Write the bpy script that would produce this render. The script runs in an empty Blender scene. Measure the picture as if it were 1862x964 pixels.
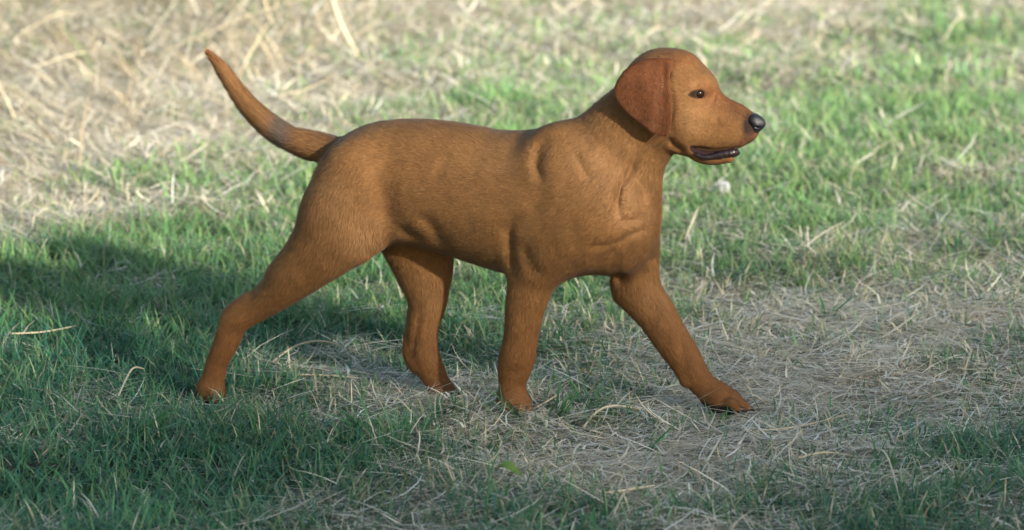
import bpy, math
import numpy as np
rng = np.random.default_rng(7)
R = math.radians
S = bpy.context.scene

# ---------------------------------------------------------------- camera
F = 7180.0                     # focal length in photo pixels (photo 1862 x 964)
CAM = np.array([0.0, -7.0, 1.6])
PITCH = R(10.818)
cd = bpy.data.cameras.new('camera'); cam = bpy.data.objects.new('camera', cd)
S.collection.objects.link(cam); S.camera = cam
cam.location = CAM; cam.rotation_euler = (R(90) - PITCH, 0, 0)
cd.sensor_width = 36.0; cd.lens = 36.0 * F / 1862.0
cd.clip_start = 0.1; cd.clip_end = 500
cd.dof.use_dof = True; cd.dof.focus_distance = 7.05; cd.dof.aperture_fstop = 4.8

# ---------------------------------------------------------------- light
AZ = R(38)                     # sun stands this far to the right of the line behind the camera
EL = R(17)
sun_dir = np.array([math.sin(AZ) * math.cos(EL), -math.cos(AZ) * math.cos(EL), math.sin(EL)])
w = bpy.data.worlds.new('World'); S.world = w; w.use_nodes = True
nt = w.node_tree; bg = nt.nodes['Background']
sk = nt.nodes.new('ShaderNodeTexSky'); sk.sky_type = 'NISHITA'; sk.sun_disc = False
sk.sun_elevation = EL; sk.sun_rotation = math.atan2(sun_dir[0], sun_dir[1])
sk.air_density = 1.3; sk.dust_density = 1.0
nt.links.new(sk.outputs[0], bg.inputs[0]); bg.inputs[1].default_value = SKY_STRENGTH = 0.11
sl = bpy.data.lights.new('sun', 'SUN'); sl.energy = 5.0; sl.angle = R(1.6); sl.color = (1.0, 0.91, 0.77)
so = bpy.data.objects.new('sun', sl); S.collection.objects.link(so)
from mathutils import Vector, Matrix
so.rotation_euler = Vector(sun_dir).to_track_quat('Z', 'Y').to_euler()
so.location = (6, -6, 5)
S.view_settings.view_transform = 'Standard'; S.view_settings.look = 'None'
S.view_settings.exposure = 1.36; S.view_settings.gamma = 1.0
S.view_settings.use_curve_mapping = False
S.render.engine = 'CYCLES'; S.cycles.max_bounces = 6; S.cycles.transparent_max_bounces = 6
S.cycles.use_denoising = True

# ---------------------------------------------------------------- helpers
FW = np.array([0, math.cos(PITCH), -math.sin(PITCH)]); UP = np.array([0, math.sin(PITCH), math.cos(PITCH)])
def P(px, py, y):
    """point of the photo that stands on the upright plane at depth y"""
    r = FW + (px - 931) / F * np.array([1., 0, 0]) + (482 - py) / F * UP
    return CAM + r * ((y - CAM[1]) / r[1])
def G(px, py, z=0.0):
    """point of the photo that lies on the ground"""
    px = np.asarray(px, float); py = np.asarray(py, float)
    r = FW[:, None] + np.array([1., 0, 0])[:, None] * ((px.ravel() - 931) / F) + UP[:, None] * ((482 - py.ravel()) / F)
    return (CAM[:, None] + r * ((z - CAM[2]) / r[2])).T
def proj(p):
    d = p - CAM
    dep = d @ FW
    return 931 + F * d[..., 0] / dep, 482 - F * (d @ UP) / dep

def raw_mesh(name, v, loops, starts, totals, mat=None, parent=None, col=None, smooth=True, normals=None):
    me = bpy.data.meshes.new(name)
    me.vertices.add(len(v)); me.vertices.foreach_set('co', np.ascontiguousarray(v, dtype=np.float32).ravel())
    me.loops.add(len(loops)); me.loops.foreach_set('vertex_index', np.ascontiguousarray(loops, dtype=np.int32))
    me.polygons.add(len(starts)); me.polygons.foreach_set('loop_start', np.ascontiguousarray(starts, dtype=np.int32))
    try: me.polygons.foreach_set('loop_total', np.ascontiguousarray(totals, dtype=np.int32))
    except Exception: pass
    if smooth: me.polygons.foreach_set('use_smooth', np.ones(len(starts), dtype=bool))
    me.update(calc_edges=True)
    if col is not None:
        a = me.color_attributes.new('tint', 'FLOAT_COLOR', 'POINT')
        c = np.ones((len(v), 4), dtype=np.float32); c[:, :3] = col; a.data.foreach_set('color', c.ravel())
    if normals is not None:
        me.normals_split_custom_set_from_vertices(np.ascontiguousarray(normals, dtype=np.float32))
    if mat: me.materials.append(mat)
    o = bpy.data.objects.new(name, me); S.collection.objects.link(o)
    if parent: o.parent = parent
    return o
def quads_mesh(name, v, q, **k):
    q = np.asarray(q); n, m = q.shape
    return raw_mesh(name, v, q.ravel(), np.arange(n) * m, np.full(n, m), **k)
def tag(o, label=None, cat=None, group=None, kind=None):
    if label: o['label'] = label
    if cat: o['category'] = cat
    if group: o['group'] = group
    if kind: o['kind'] = kind
    return o
def mat(name, rough=0.6, color=None, attr=False, spec=0.5):
    m = bpy.data.materials.new(name); m.use_nodes = True
    b = m.node_tree.nodes['Principled BSDF']
    b.inputs['Roughness'].default_value = rough; b.inputs['Specular IOR Level'].default_value = spec
    if color: b.inputs['Base Color'].default_value = (*color, 1)
    if attr:
        a = m.node_tree.nodes.new('ShaderNodeAttribute'); a.attribute_name = 'tint'
        m.node_tree.links.new(a.outputs['Color'], b.inputs['Base Color'])
    return m, b, m.node_tree
def vnoise(x, y, scale, seed=0):
    """smooth value noise in 0..1"""
    r = np.random.default_rng(seed); T = r.random((64, 64))
    u = x / scale; v = y / scale; i = np.floor(u).astype(int); j = np.floor(v).astype(int)
    fu = u - i; fv = v - j; fu = fu * fu * (3 - 2 * fu); fv = fv * fv * (3 - 2 * fv)
    g = lambda a, b: T[a % 64, b % 64]
    return (g(i, j) * (1 - fu) + g(i + 1, j) * fu) * (1 - fv) + (g(i, j + 1) * (1 - fu) + g(i + 1, j + 1) * fu) * fv
# ================================================================ the dog
T15 = math.tan(R(15))
def yd(px, off=0.0): return -T15 * (px - 900) / 1000.0 + off

class Field:
    def __init__(s, xs, ys, zs):
        s.x, s.y, s.z = [a.astype(np.float32) for a in (xs, ys, zs)]
        s.d = np.full((len(xs), len(ys), len(zs)), 0.08, dtype=np.float32)
    def box(s, lo, hi):
        sl = []
        for a, l, h in ((s.x, lo[0], hi[0]), (s.y, lo[1], hi[1]), (s.z, lo[2], hi[2])):
            i, j = np.searchsorted(a, [l, h]); sl.append(slice(max(0, i - 1), min(len(a), j + 1)))
        sl = tuple(sl)
        return sl, s.x[sl[0]][:, None, None], s.y[sl[1]][None, :, None], s.z[sl[2]][None, None, :]
    def cone(s, A, B, ra, rb, ky=1.0, k=0.02, sub=False, stat=None):
        A = np.array(A, float); B = np.array(B, float); m = max(ra, rb) + max(k, .008) + 0.01
        sl, X, Y, Z = s.box(np.minimum(A, B) - m, np.maximum(A, B) + m)
        a = A * [1, 1 / ky, 1]; b = B * [1, 1 / ky, 1]; e = b - a; L = float(e @ e) + 1e-9
        px, py, pz = X - a[0], Y / ky - a[1], Z - a[2]
        t = np.clip((px * e[0] + py * e[1] + pz * e[2]) / L, 0, 1)
        d = np.sqrt((px - t * e[0]) ** 2 + (py - t * e[1]) ** 2 + (pz - t * e[2]) ** 2) - (ra + (rb - ra) * t)
        c = s.d[sl]
        if sub:
            d = -d; h = np.maximum(k - np.abs(c - d), 0) / k; s.d[sl] = np.maximum(c, d) + h * h * k / 4
        else:
            h = np.maximum(k - np.abs(c - d), 0) / k; s.d[sl] = np.minimum(c, d) - h * h * k / 4
    def tube(s, pts, rad, ky=1.0, k=0.02, sub=False):
        """one smooth tapering limb through pts, blended on as a whole"""
        pts = np.array(pts, float); rad = np.array(rad, float)
        if len(pts) > 2:
            out = []; ro = []; n = len(pts)
            for i in range(n - 1):
                p0 = pts[max(i - 1, 0)]; p1 = pts[i]; p2 = pts[i + 1]; p3 = pts[min(i + 2, n - 1)]
                r0 = rad[max(i - 1, 0)]; r1 = rad[i]; r2 = rad[i + 1]; r3 = rad[min(i + 2, n - 1)]
                for f_ in np.arange(0, 1, .2):
                    w_ = (-f_ + 2 * f_ ** 2 - f_ ** 3, 2 - 5 * f_ ** 2 + 3 * f_ ** 3, f_ + 4 * f_ ** 2 - 3 * f_ ** 3, -f_ ** 2 + f_ ** 3)
                    out.append(.5 * (w_[0] * p0 + w_[1] * p1 + w_[2] * p2 + w_[3] * p3)); ro.append(.5 * (w_[0] * r0 + w_[1] * r1 + w_[2] * r2 + w_[3] * r3))
            out.append(pts[-1]); ro.append(rad[-1]); pts = np.array(out); rad = np.maximum(np.array(ro), .0005)
        m = rad.max() + max(k, .008) + .01
        SL, X, Y, Z = s.box(pts.min(0) - m, pts.max(0) + m)
        D = np.full(s.d[SL].shape, .5, dtype=np.float32)
        sub_f = Field.__new__(Field); sub_f.x, sub_f.y, sub_f.z = s.x[SL[0]], s.y[SL[1]], s.z[SL[2]]
        for a, b_, ra, rb in zip(pts[:-1], pts[1:], rad[:-1], rad[1:]):
            mm = max(ra, rb) + max(k, .008) + .012
            sl, x_, y_, z_ = sub_f.box(np.minimum(a, b_) - mm, np.maximum(a, b_) + mm)
            A = a * [1, 1 / ky, 1]; e = b_ * [1, 1 / ky, 1] - A; L = float(e @ e) + 1e-9
            qx, qy, qz = x_ - A[0], y_ / ky - A[1], z_ - A[2]
            t = np.clip((qx * e[0] + qy * e[1] + qz * e[2]) / L, 0, 1)
            D[sl] = np.minimum(D[sl], np.sqrt((qx - t * e[0]) ** 2 + (qy - t * e[1]) ** 2 + (qz - t * e[2]) ** 2) - (ra + (rb - ra) * t))
        c = s.d[SL]
        if sub: D = -D; h = np.maximum(k - np.abs(c - D), 0) / k; s.d[SL] = np.maximum(c, D) + h * h * k / 4
        else: h = np.maximum(k - np.abs(c - D), 0) / k; s.d[SL] = np.minimum(c, D) - h * h * k / 4
    def stroke(s, pts, wid, amp, ylo, yhi, soft=0.012):
        """groove (amp > 0) or ridge (amp < 0) along a line, only between two depths"""
        pts = [np.array(p, float) for p in pts]; A = np.array(pts)
        m = wid * 3
        sl, X, Y, Z = s.box([A[:, 0].min() - m, min(ylo) - .02 if np.ndim(ylo) else ylo - .02, A[:, 2].min() - m], [A[:, 0].max() + m, yhi + .02, A[:, 2].max() + m])
        X2, Z2 = X[:, :, :], Z[:, :, :]
        lens = [np.linalg.norm((q - p)[[0, 2]]) for p, q in zip(pts[:-1], pts[1:])]; tot = sum(lens) + 1e-9; run = 0.0
        best = None; par = None
        for p, q, ln in zip(pts[:-1], pts[1:], lens):
            e = (q - p)[[0, 2]]; L = e @ e + 1e-9
            t = np.clip(((X2 - p[0]) * e[0] + (Z2 - p[2]) * e[1]) / L, 0, 1)
            d2 = (X2 - p[0] - t * e[0]) ** 2 + (Z2 - p[2] - t * e[1]) ** 2; u = (run + t * ln) / tot; run += ln
            if best is None: best, par = d2, u
            else: m_ = d2 < best; best = np.where(m_, d2, best); par = np.where(m_, u, par)
        g = np.exp(-best / (wid * wid)) * np.clip(np.minimum(par, 1 - par) / .3 + .12, 0, 1)
        wy = np.clip((yhi - Y) / soft, 0, 1) * np.clip((Y - ylo) / soft, 0, 1)
        s.d[sl] += (amp * g * wy).astype(np.float32)
    def mesh(s):
        d = s.d; c = (d < 0).astype(np.uint8)
        n = (c[:-1, :-1, :-1] + c[1:, :-1, :-1] + c[:-1, 1:, :-1] + c[:-1, :-1, 1:] + c[1:, 1:, :-1] + c[1:, :-1, 1:] + c[:-1, 1:, 1:] + c[1:, 1:, 1:])
        I = np.argwhere((n > 0) & (n < 8)); idx = -np.ones(n.shape, dtype=np.int32); idx[tuple(I.T)] = np.arange(len(I))
        acc = np.zeros((len(I), 3)); cnt = np.zeros(len(I))
        corners = [(i, j, k) for i in (0, 1) for j in (0, 1) for k in (0, 1)]
        for a in corners:
            for ax in range(3):
                if a[ax]: continue
                b = list(a); b[ax] = 1
                da = d[I[:, 0] + a[0], I[:, 1] + a[1], I[:, 2] + a[2]]; db = d[I[:, 0] + b[0], I[:, 1] + b[1], I[:, 2] + b[2]]
                m = (da < 0) != (db < 0); t = np.where(m, da / np.where(m, da - db, 1), 0)
                p = np.tile(np.array(a, float), (len(I), 1)); p[:, ax] += t
                acc[m] += p[m]; cnt[m] += 1
        V = I + acc / cnt[:, None]
        V = np.stack([np.interp(V[:, i], np.arange(len(g)), g) for i, g in enumerate((s.x, s.y, s.z))], 1)
        Q = []
        for ax in range(3):
            o = [slice(None)] * 3; o2 = list(o); o[ax] = slice(0, -1); o2[ax] = slice(1, None)
            ch = c[tuple(o)].astype(np.int8) - c[tuple(o2)].astype(np.int8)
            E = np.argwhere(ch != 0); b, g = (ax + 1) % 3, (ax + 2) % 3
            ok = (E[:, b] > 0) & (E[:, g] > 0) & (E[:, b] < n.shape[b]) & (E[:, g] < n.shape[g]); E = E[ok]
            q = []
            for db, dg in ((0, 0), (-1, 0), (-1, -1), (0, -1)):
                e = E.copy(); e[:, b] += db; e[:, g] += dg; q.append(idx[tuple(e.T)])
            q = np.stack(q, 1); fl = ch[tuple(E.T)] < 0; q[fl] = q[fl][:, ::-1]; Q.append(q)
        Q = np.concatenate(Q)
        # keep the largest island only
        lab = np.arange(len(V))
        ed = np.concatenate([Q[:, [0, 1]], Q[:, [1, 2]], Q[:, [2, 3]], Q[:, [3, 0]]])
        while True:
            m = np.minimum(lab[ed[:, 0]], lab[ed[:, 1]]); new = lab.copy()
            np.minimum.at(new, ed[:, 0], m); np.minimum.at(new, ed[:, 1], m); new = new[new]
            if (new == lab).all(): break
            lab = new
        u, ct = np.unique(lab, return_counts=True); keep = lab == u[ct.argmax()]
        re = np.cumsum(keep) - 1
        Q = re[Q[keep[Q[:, 0]]]]; V = V[keep]
        return V, Q

def steps(*seg):
    """grid axis made of stretches (from, to, step)"""
    out = []
    for a, b, h in seg: out += list(np.arange(a, b - h * .3, h))
    return np.array(sorted(out))
hx = P(1112, 482, -.08)[0]; hz = P(931, 322, -.08)[2]
fx = P(1235, 482, -.05)[0]
ZT = P(931, 78, -.1)[2]
FLD = Field(steps((-.62, hx, .003), (hx, .50, .0016)), steps((-.28, -.02, .0022), (-.02, .24, .0035)), steps((-.03, hz, .003), (hz, ZT, .0016)))

SEG = []                                       # (A, B, radius) kept for the lie of the hair
def chain(st, ky, k, off, flow=1, kk=None, sub=False, rec=True):
    """st: (px, py, radius in photo pixels[, extra depth]); radius 1000 px = 1 m at the dog"""
    pts = []
    for q in st:
        o = off + (q[3] if len(q) > 3 else 0)
        pts.append((P(q[0], q[1], yd(q[0], o)), q[2] / 1000.0 * 1.0))
    FLD.tube([p for p, _ in pts], [r for _, r in pts], ky, k, sub)
    for i, ((a, ra), (b, rb)) in enumerate(zip(pts[:-1], pts[1:])):
        if rec: SEG.append((a, b, max(ra, rb), flow))
GA = .62
def groove(pts, wpx, mm, off=0.0, ylo=-.4, yhi=None):
    W3 = [P(a, b, yd(a, -.06 + off)) for a, b in pts]
    yh = (max(p[1] for p in W3) + .045) if yhi is None else yhi
    FLD.stroke(W3, wpx * (1.2 if mm > 0 else 1.6) / 1000.0, (.85 if mm > 0 else .30) * mm / 1000.0, ylo, yh)

# trunk: pelvis, loin, rib cage, fore chest
chain([(654, 325, 73), (700, 330, 108), (770, 333, 116), (840, 346, 120), (900, 362, 124), (960, 372, 130), (1015, 371, 133), (1058, 365, 124)], .70, .03, 0, flow=-1)
chain([(1050, 365, 120), (1104, 385, 82), (1122, 402, 66)], .78, .035, 0, flow=-1)
chain([(960, 342, 92), (1026, 312, 70)], .62, .035, 0, flow=-1)     # withers
chain([(1112, 335, 68), (1124, 400, 64), (1124, 440, 54)], .85, .04, 0)   # breast bone
# neck
chain([(1192, 190, 68), (1140, 250, 83), (1092, 312, 98), (1044, 350, 112)], .66, .025, -.004, flow=1)
chain([(1205, 256, 20), (1174, 296, 20), (1162, 345, 30)], .8, .025, -.004, flow=1)
# head
HO = -.008
chain([(1203, 160, 67), (1222, 164, 69)], .86, .02, HO, flow=-1)
chain([(1222, 164, 68), (1240, 175, 60)], .80, .02, HO, flow=-1)
chain([(1218, 205, 58), (1250, 222, 47)], .86, .03, HO, flow=-1)         # cheek
chain([(1266, 158, 24, -.022), (1276, 156, 18, -.022)], .9, .022, HO, flow=-1)  # near brow
chain([(1268, 158, 24, .024), (1282, 158, 18, .024)], .9, .022, HO, flow=-1)    # far brow
chain([(1262, 207, 46), (1300, 216, 42), (1334, 221, 33), (1359, 226, 22)], .66, .028, HO, flow=-1)   # muzzle
chain([(1352, 241, 19), (1332, 248, 22.5), (1300, 248, 25), (1268, 246, 26), (1246, 244, 25)], .98, .022, HO, flow=1)   # flews
chain([(1225, 228, 38), (1250, 252, 24)], .85, .02, HO, flow=-1)
# lower jaw
chain([(1252, 262, 15), (1272, 281, 14), (1298, 287.5, 12), (1325, 285, 10.5)], 1.15, .010, HO, flow=-1)
# mouth slit
for sg in (-1, 1):
    chain([(1259, 271, 3.5, sg * .026), (1270, 274, 7.5, sg * .025), (1284, 276, 7, sg * .023), (1300, 275, 4, sg * .020), (1318, 272.5, 2.5, sg * .016), (1342, 268, 2, sg * .010)], 1.3, .004, HO, sub=True, rec=False)
# tail
chain([(640, 290, 34), (598, 273, 27), (560, 263, 24.5), (532, 254, 21), (503, 238, 20.5), (480, 220, 19), (453, 194, 16.5), (427, 160, 13.5), (403, 125, 9.5), (383, 101, 4)], .95, .014, .0, kk=.02)
# near hind leg
n = -.052
chain([(655, 330, 74), (628, 385, 80, -.004), (600, 434, 66, -.008), (566, 471, 53, -.01), (526, 507, 43.5, -.006), (479, 549, 29.5), (440, 574, 26), (424, 592, 25), (410, 626, 22.5), (396, 656, 20.5), (388, 686, 21.5), (382, 708, 23)], .62, .035, n, kk=.02)
chain([(640, 410, 60, -.002), (690, 386, 37, .01), (730, 394, 32, .02)], .6, .03, n)        # flank fold
chain([(504, 494, 12), (460, 536, 11), (428, 560, 11), (414, 574, 10)], .9, .012, n)          # heel tendon
# far hind leg
f = .052
chain([(715, 350, 66), (752, 420, 68), (768, 475, 57), (775, 520, 43), (778, 550, 34), (770, 590, 29), (769, 622, 27), (773, 650, 28), (789, 684, 24), (803, 708, 20)], .62, .03, f + .008, kk=.02)
chain([(752, 540, 9), (747, 590, 8.5), (742, 625, 10), (743, 645, 11), (756, 668, 12)], .9, .008, f + .008)
# near fore leg: shoulder blade, upper arm, forearm
n = -.050
chain([(1020, 285, 50, .012), (1062, 345, 60, 0), (1082, 392, 62, -.004)], .62, .05, n)
chain([(1080, 385, 66, -.004), (1035, 425, 62, -.008), (994, 460, 55, -.006), (971, 500, 44), (958, 545, 37), (951, 580, 33.5), (946, 615, 31.5), (940, 648, 33), (936, 668, 30.5), (932, 690, 26), (932, 716, 23.5)], .66, .035, n, kk=.018)
chain([(956, 468, 20), (946, 492, 14)], 1.0, .02, n)
# far fore leg reaching forward
f = .045
chain([(1095, 400, 66), (1140, 440, 54), (1155, 490, 42), (1158, 520, 42), (1172, 545, 38), (1192, 570, 35), (1212, 603, 32), (1235, 638, 30), (1252, 664, 27), (1268, 688, 24), (1290, 712, 22)], .68, .035, f, kk=.016)
chain([(1132, 515, 18), (1130, 535, 14)], .9, .02, f)
chain([(1236, 672, 9), (1246, 694, 9.5)], 1.0, .006, f - .008)       # stopper pad
PAWS = []; PAWC = []
def paw(x, y, ang, off, r=15.0, spread=.016, length=26, low=0.0):
    """four toes fanned across the depth, each two bent joints"""
    c, s_ = math.cos(ang), math.sin(ang); PAWC.append(P(x, y, yd(x, off)))
    chain([(x - 6 * c, y - 2, r * 1.45), (x + 8 * c, y + 3 * s_ + 2, r * 1.3)], 1.05, .02, off)
    for i, (dy, ln) in enumerate(((-1.5, .58), (-.5, 1.0), (.5, 1.0), (1.5, .58))):
        L = length * ln; d = dy * spread
        dn = 4 if ln < .8 else 0
        a = (x + 2, y + 3 + dn, r * .55, d * .8); b = (x + L * .62 * c, y + L * .45 * s_ + 1 + dn, r * .58, d); e = (x + L * c, y + L * s_ + 8 + dn, r * .50, d)
        chain([a, b, e], 1.0, .0035, off)
        PAWS.append((P(e[0] + r * .35, e[1] + 1, yd(e[0], off + d)), r * .3 / 1000))
    
paw(1316, 728, .14, .045, 19, .017, 38)
paw(936, 737, .12, -.050, 18, .0145, 26)
paw(810, 720, .3, .060, 15, .013, 26)
paw(384, 714, .5, -.052, 13.5, .013, 20)

# folds, creases and muscle edges of the near side
groove([(1002, 244), (984, 268), (978, 298), (990, 332)], 9, 9)
groove([(1012, 262), (1004, 290), (1012, 330)], 16, -5)
groove([(990, 332), (975, 360), (972, 385)], 16, 3)
groove([(937, 388), (929, 416), (931, 446), (936, 480), (932, 505)], 9, 9.5)
groove([(956, 430), (960, 458), (975, 484), (996, 496)], 10, 7)
groove([(945, 400), (944, 440)], 10, -4)
groove([(762, 384), (786, 402), (802, 430), (822, 450)], 11, 6)
groove([(724, 406), (750, 425), (775, 434)], 8, 5)
groove([(745, 395), (775, 415), (795, 440)], 8, -4)
groove([(688, 290), (693, 340), (706, 380), (735, 396)], 20, 7)
groove([(660, 300), (664, 350), (660, 385)], 24, -6)
groove([(823, 276), (806, 303), (789, 328)], 9, 3)
groove([(900, 250), (930, 300), (940, 350)], 26, -4)
groove([(1166, 275), (1147, 313), (1130, 337), (1124, 362), (1127, 394)], 8, 16)
groove([(1070, 474), (1098, 464), (1130, 460)], 20, 5)
groove([(1127, 394), (1150, 400), (1172, 398)], 6, 6)
groove([(1165, 322), (1174, 345), (1176, 380)], 8, 5)
groove([(1052, 448), (1068, 440), (1097, 440), (1133, 433), (1147, 424), (1196, 418)], 6, 5)
groove([(1034, 493), (1050, 468), (1066, 444)], 9, 3)
groove([(1147, 424), (1128, 446), (1112, 466)], 7, 4)
groove([(1045, 268), (1059, 295), (1078, 325)], 8, 5)
groove([(1060, 262), (1078, 292), (1100, 320)], 12, -4)
groove([(1100, 320), (1116, 345), (1118, 370)], 10, -4)
groove([(1045, 405), (1052, 425), (1040, 450)], 10, 3)
groove([(1216, 252), (1230, 268), (1250, 283)], 5, 6)
groove([(1232, 262), (1252, 268)], 8, -3)
groove([(490, 492), (470, 516), (450, 536)], 8, 6)
groove([(590, 470), (560, 480), (535, 476)], 14, 3)
groove([(430, 592), (418, 602), (408, 604)], 8, 3)
groove([(960, 560), (952, 610), (938, 650)], 7, 1.5)
groove([(915, 560), (914, 610), (908, 655)], 7, 2)
groove([(915, 668), (940, 672), (968, 666)], 5, 2.5)
groove([(1122, 478), (1128, 500), (1136, 515)], 10, 9, off=.1)
groove([(1232, 600), (1240, 640), (1248, 672)], 7, 4, off=.1)
groove([(1172, 465), (1196, 470)], 6, 4, off=.1)
groove([(764, 545), (762, 580), (755, 610), (752, 640), (762, 662)], 4.5, 6.5, off=.13)
# face
groove([(1256, 172), (1263, 163), (1274, 160), (1286, 166)], 3.0, -3.2)
groove([(1252, 175), (1264, 180), (1276, 180), (1288, 173)], 3.0, -2.6)
FE = P(1271, 170, -.1)
groove([(1262, 150), (1276, 146), (1290, 152)], 9, -2.5)
groove([(1290, 182), (1306, 186)], 12, 2.5)
groove([(1236, 190), (1258, 202), (1286, 204)], 10, -2)
groove([(1250, 228), (1272, 232), (1292, 222)], 8, 2)
groove([(1300, 226), (1312, 222)], 8, 1.5)
groove([(1218, 108), (1216, 128), (1218, 150)], 5, 6)
groove([(1222, 130), (1219, 160), (1224, 195), (1220, 235), (1205, 245)], 6, 5)

def surf_y(px, py, side=-1):
    """depth at which the sculpted body meets the sight line's upright column"""
    y0 = -.1
    for _ in range(3):
        p = P(px, py, y0); i = np.searchsorted(FLD.x, p[0]); k = np.searchsorted(FLD.z, p[2])
        col = FLD.d[i, :, k]; ins = np.where(col < 0)[0]
        if len(ins) == 0: return y0
        j = ins[0] if side < 0 else ins[-1]
        y0 = float(FLD.y[j])
    return y0
EYES = []
for side in (-1, 1):
    yy = surf_y(1271, 171, side); p = P(1271, 171, yy)
    if side > 0: p[2] = EYES[0][2]; p[0] = EYES[0][0]; 
    c = p.copy(); c[1] += -side * .0062
    EYES.append(c)
    FLD.cone(c, c + [1e-4, 0, 0], .0090, .0090, 1.0, .003, True)
EYELID_R = .0016
nose_c = P(1377, 223, yd(1373, HO))

import time as _t
t0 = _t.time()
FLD.d[FLD.x < hx + .02] += .0009
V, Q = FLD.mesh()
# two rounds of light smoothing of the stair steps
ed = np.concatenate([Q[:, [0, 1]], Q[:, [1, 2]], Q[:, [2, 3]], Q[:, [3, 0]]])
def lap(V, lam):
    s = np.zeros_like(V); c = np.zeros(len(V))
    for i in range(3): s[:, i] = np.bincount(ed[:, 0], V[ed[:, 1], i], len(V)) + np.bincount(ed[:, 1], V[ed[:, 0], i], len(V))
    c = np.bincount(ed[:, 0], minlength=len(V)) + np.bincount(ed[:, 1], minlength=len(V))
    return V + lam * (s / c[:, None] - V)
for _ in range(3): V = lap(lap(V, .5), -.3)
def vnormals(V, Q):
    n = np.cross(V[Q[:, 2]] - V[Q[:, 0]], V[Q[:, 3]] - V[Q[:, 1]]); N = np.zeros_like(V)
    for i in range(3):
        for k in range(4): N[:, i] += np.bincount(Q[:, k], n[:, i], len(V))
    return N / (np.linalg.norm(N, axis=1, keepdims=True) + 1e-12)
N = vnormals(V, Q)
ctr = V.mean(0)
print('DOG', len(V), len(Q), 'fill', round(_t.time() - t0, 1))
if np.sum(N * (V - ctr)) < 0: Q = Q[:, ::-1].copy(); N = -N

# ---- coat colour by place on the body, rump and nape shade painted in
px, py = proj(V)
def blob(cx, cy, rx, ry, ang=0.0):
    c, s_ = math.cos(ang), math.sin(ang); u = (px - cx) * c + (py - cy) * s_; v = -(px - cx) * s_ + (py - cy) * c
    return np.exp(-(u / rx) ** 2 - (v / ry) ** 2)
def mix(C, c, wt): return C * (1 - wt[:, None]) + np.array(c) * wt[:, None]
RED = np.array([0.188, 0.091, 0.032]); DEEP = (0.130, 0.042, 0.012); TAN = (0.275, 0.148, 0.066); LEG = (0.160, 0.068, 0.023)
C = np.tile(RED, (len(V), 1))
nz = vnoise(V[:, 0] + V[:, 1], V[:, 2], .06, 3) * .6 + vnoise(V[:, 0] - V[:, 1] * .7, V[:, 2], .02, 4) * .4
C *= (0.88 + .24 * nz)[:, None]
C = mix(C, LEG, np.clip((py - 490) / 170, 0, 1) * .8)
C = mix(C, DEEP, np.clip(blob(1150, 150, 40, 60) + blob(1310, 175, 60, 14, .5) * .8 + blob(1240, 105, 60, 20) * .7, 0, 1) * .7)
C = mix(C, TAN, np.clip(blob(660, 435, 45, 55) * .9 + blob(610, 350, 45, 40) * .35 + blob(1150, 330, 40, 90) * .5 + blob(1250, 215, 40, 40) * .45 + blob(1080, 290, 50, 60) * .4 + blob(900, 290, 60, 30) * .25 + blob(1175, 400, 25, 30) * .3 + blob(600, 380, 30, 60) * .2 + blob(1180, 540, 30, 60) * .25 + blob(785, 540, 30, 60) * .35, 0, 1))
C = mix(C, (.20, .068, .02), np.clip(blob(380, 100, 25, 30) * .7, 0, 1))
BLK = (0.012, 0.010, 0.012)
near_head = (V[:, 0] > hx)
# black lips, the gum inside, eye rims, skin beside the nose
def polydist(pts):
    d = np.full(len(V), 1e9)
    for (a, b), (c, e) in zip(pts[:-1], pts[1:]):
        L = (c - a) ** 2 + (e - b) ** 2; t = np.clip(((px - a) * (c - a) + (py - b) * (e - b)) / L, 0, 1)
        d = np.minimum(d, np.hypot(px - a - t * (c - a), py - b - t * (e - b)))
    return d
dm = polydist([(1260, 270), (1268, 276), (1290, 280), (1318, 279), (1340, 280)])
ms = np.clip((7.5 - dm) / 2.5, 0, 1); C = mix(C, (0.02, 0.010, 0.011), ms * near_head)
de = polydist([(1253, 173), (1262, 167), (1274, 164), (1287, 169), (1281, 176), (1268, 178), (1253, 173)])
C = mix(C, (.02, .011, .008), np.clip((4.5 - de) / 4, 0, 1) * near_head * .85)
C = mix(C, (.004, .003, .003), np.clip(1.5 - ((px - 1269) / 15) ** 2 - ((py - 171) / 8) ** 2, 0, 1) * near_head)
C = mix(C, (.085, .068, .058), np.clip(1.3 * blob(516, 248, 20, 40), 0, 1) * .85)  # grey-brown band near the tail base
C = mix(C, (.07, .028, .012), np.clip(blob(1342, 203, 30, 15, .6), 0, 1) * .65)
C = mix(C, (.115, .045, .016), np.clip(blob(1300, 190, 34, 16, .6) + blob(1306, 228, 16, 9) + .6 * blob(1286, 165, 12, 10) + .5 * blob(1240, 262, 14, 10, .6), 0, 1) * .55)
C = mix(C, (.28, .15, .07), np.clip(blob(1264, 152, 10, 4, -.4), 0, 1) * .35)
C = mix(C, (.12, .06, .028), np.clip(blob(592, 272, 16, 30) + blob(545, 385, 10, 50, .3) + blob(640, 240, 40, 8, -.3) * .7 + blob(470, 515, 40, 8, -.6) * .6, 0, 1) * .5)  # rump rim painted darker as turned from the sun; croup and shank edges darkened too
C = mix(C, (.13, .066, .032), np.clip(blob(1085, 185, 40, 14, -.8) + .6 * blob(1010, 232, 60, 8), 0, 1) * .35)  # head's shadow on the nape painted in; withers edge darkened too
C = mix(C, (.022, .012, .010), np.clip(1.8 * blob(1364, 230, 15, 27) - .3, 0, 1))
C = mix(C, (.12, .05, .03), np.clip(blob(1352, 256, 26, 8, -.5) * .6, 0, 1) * near_head)
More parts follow.
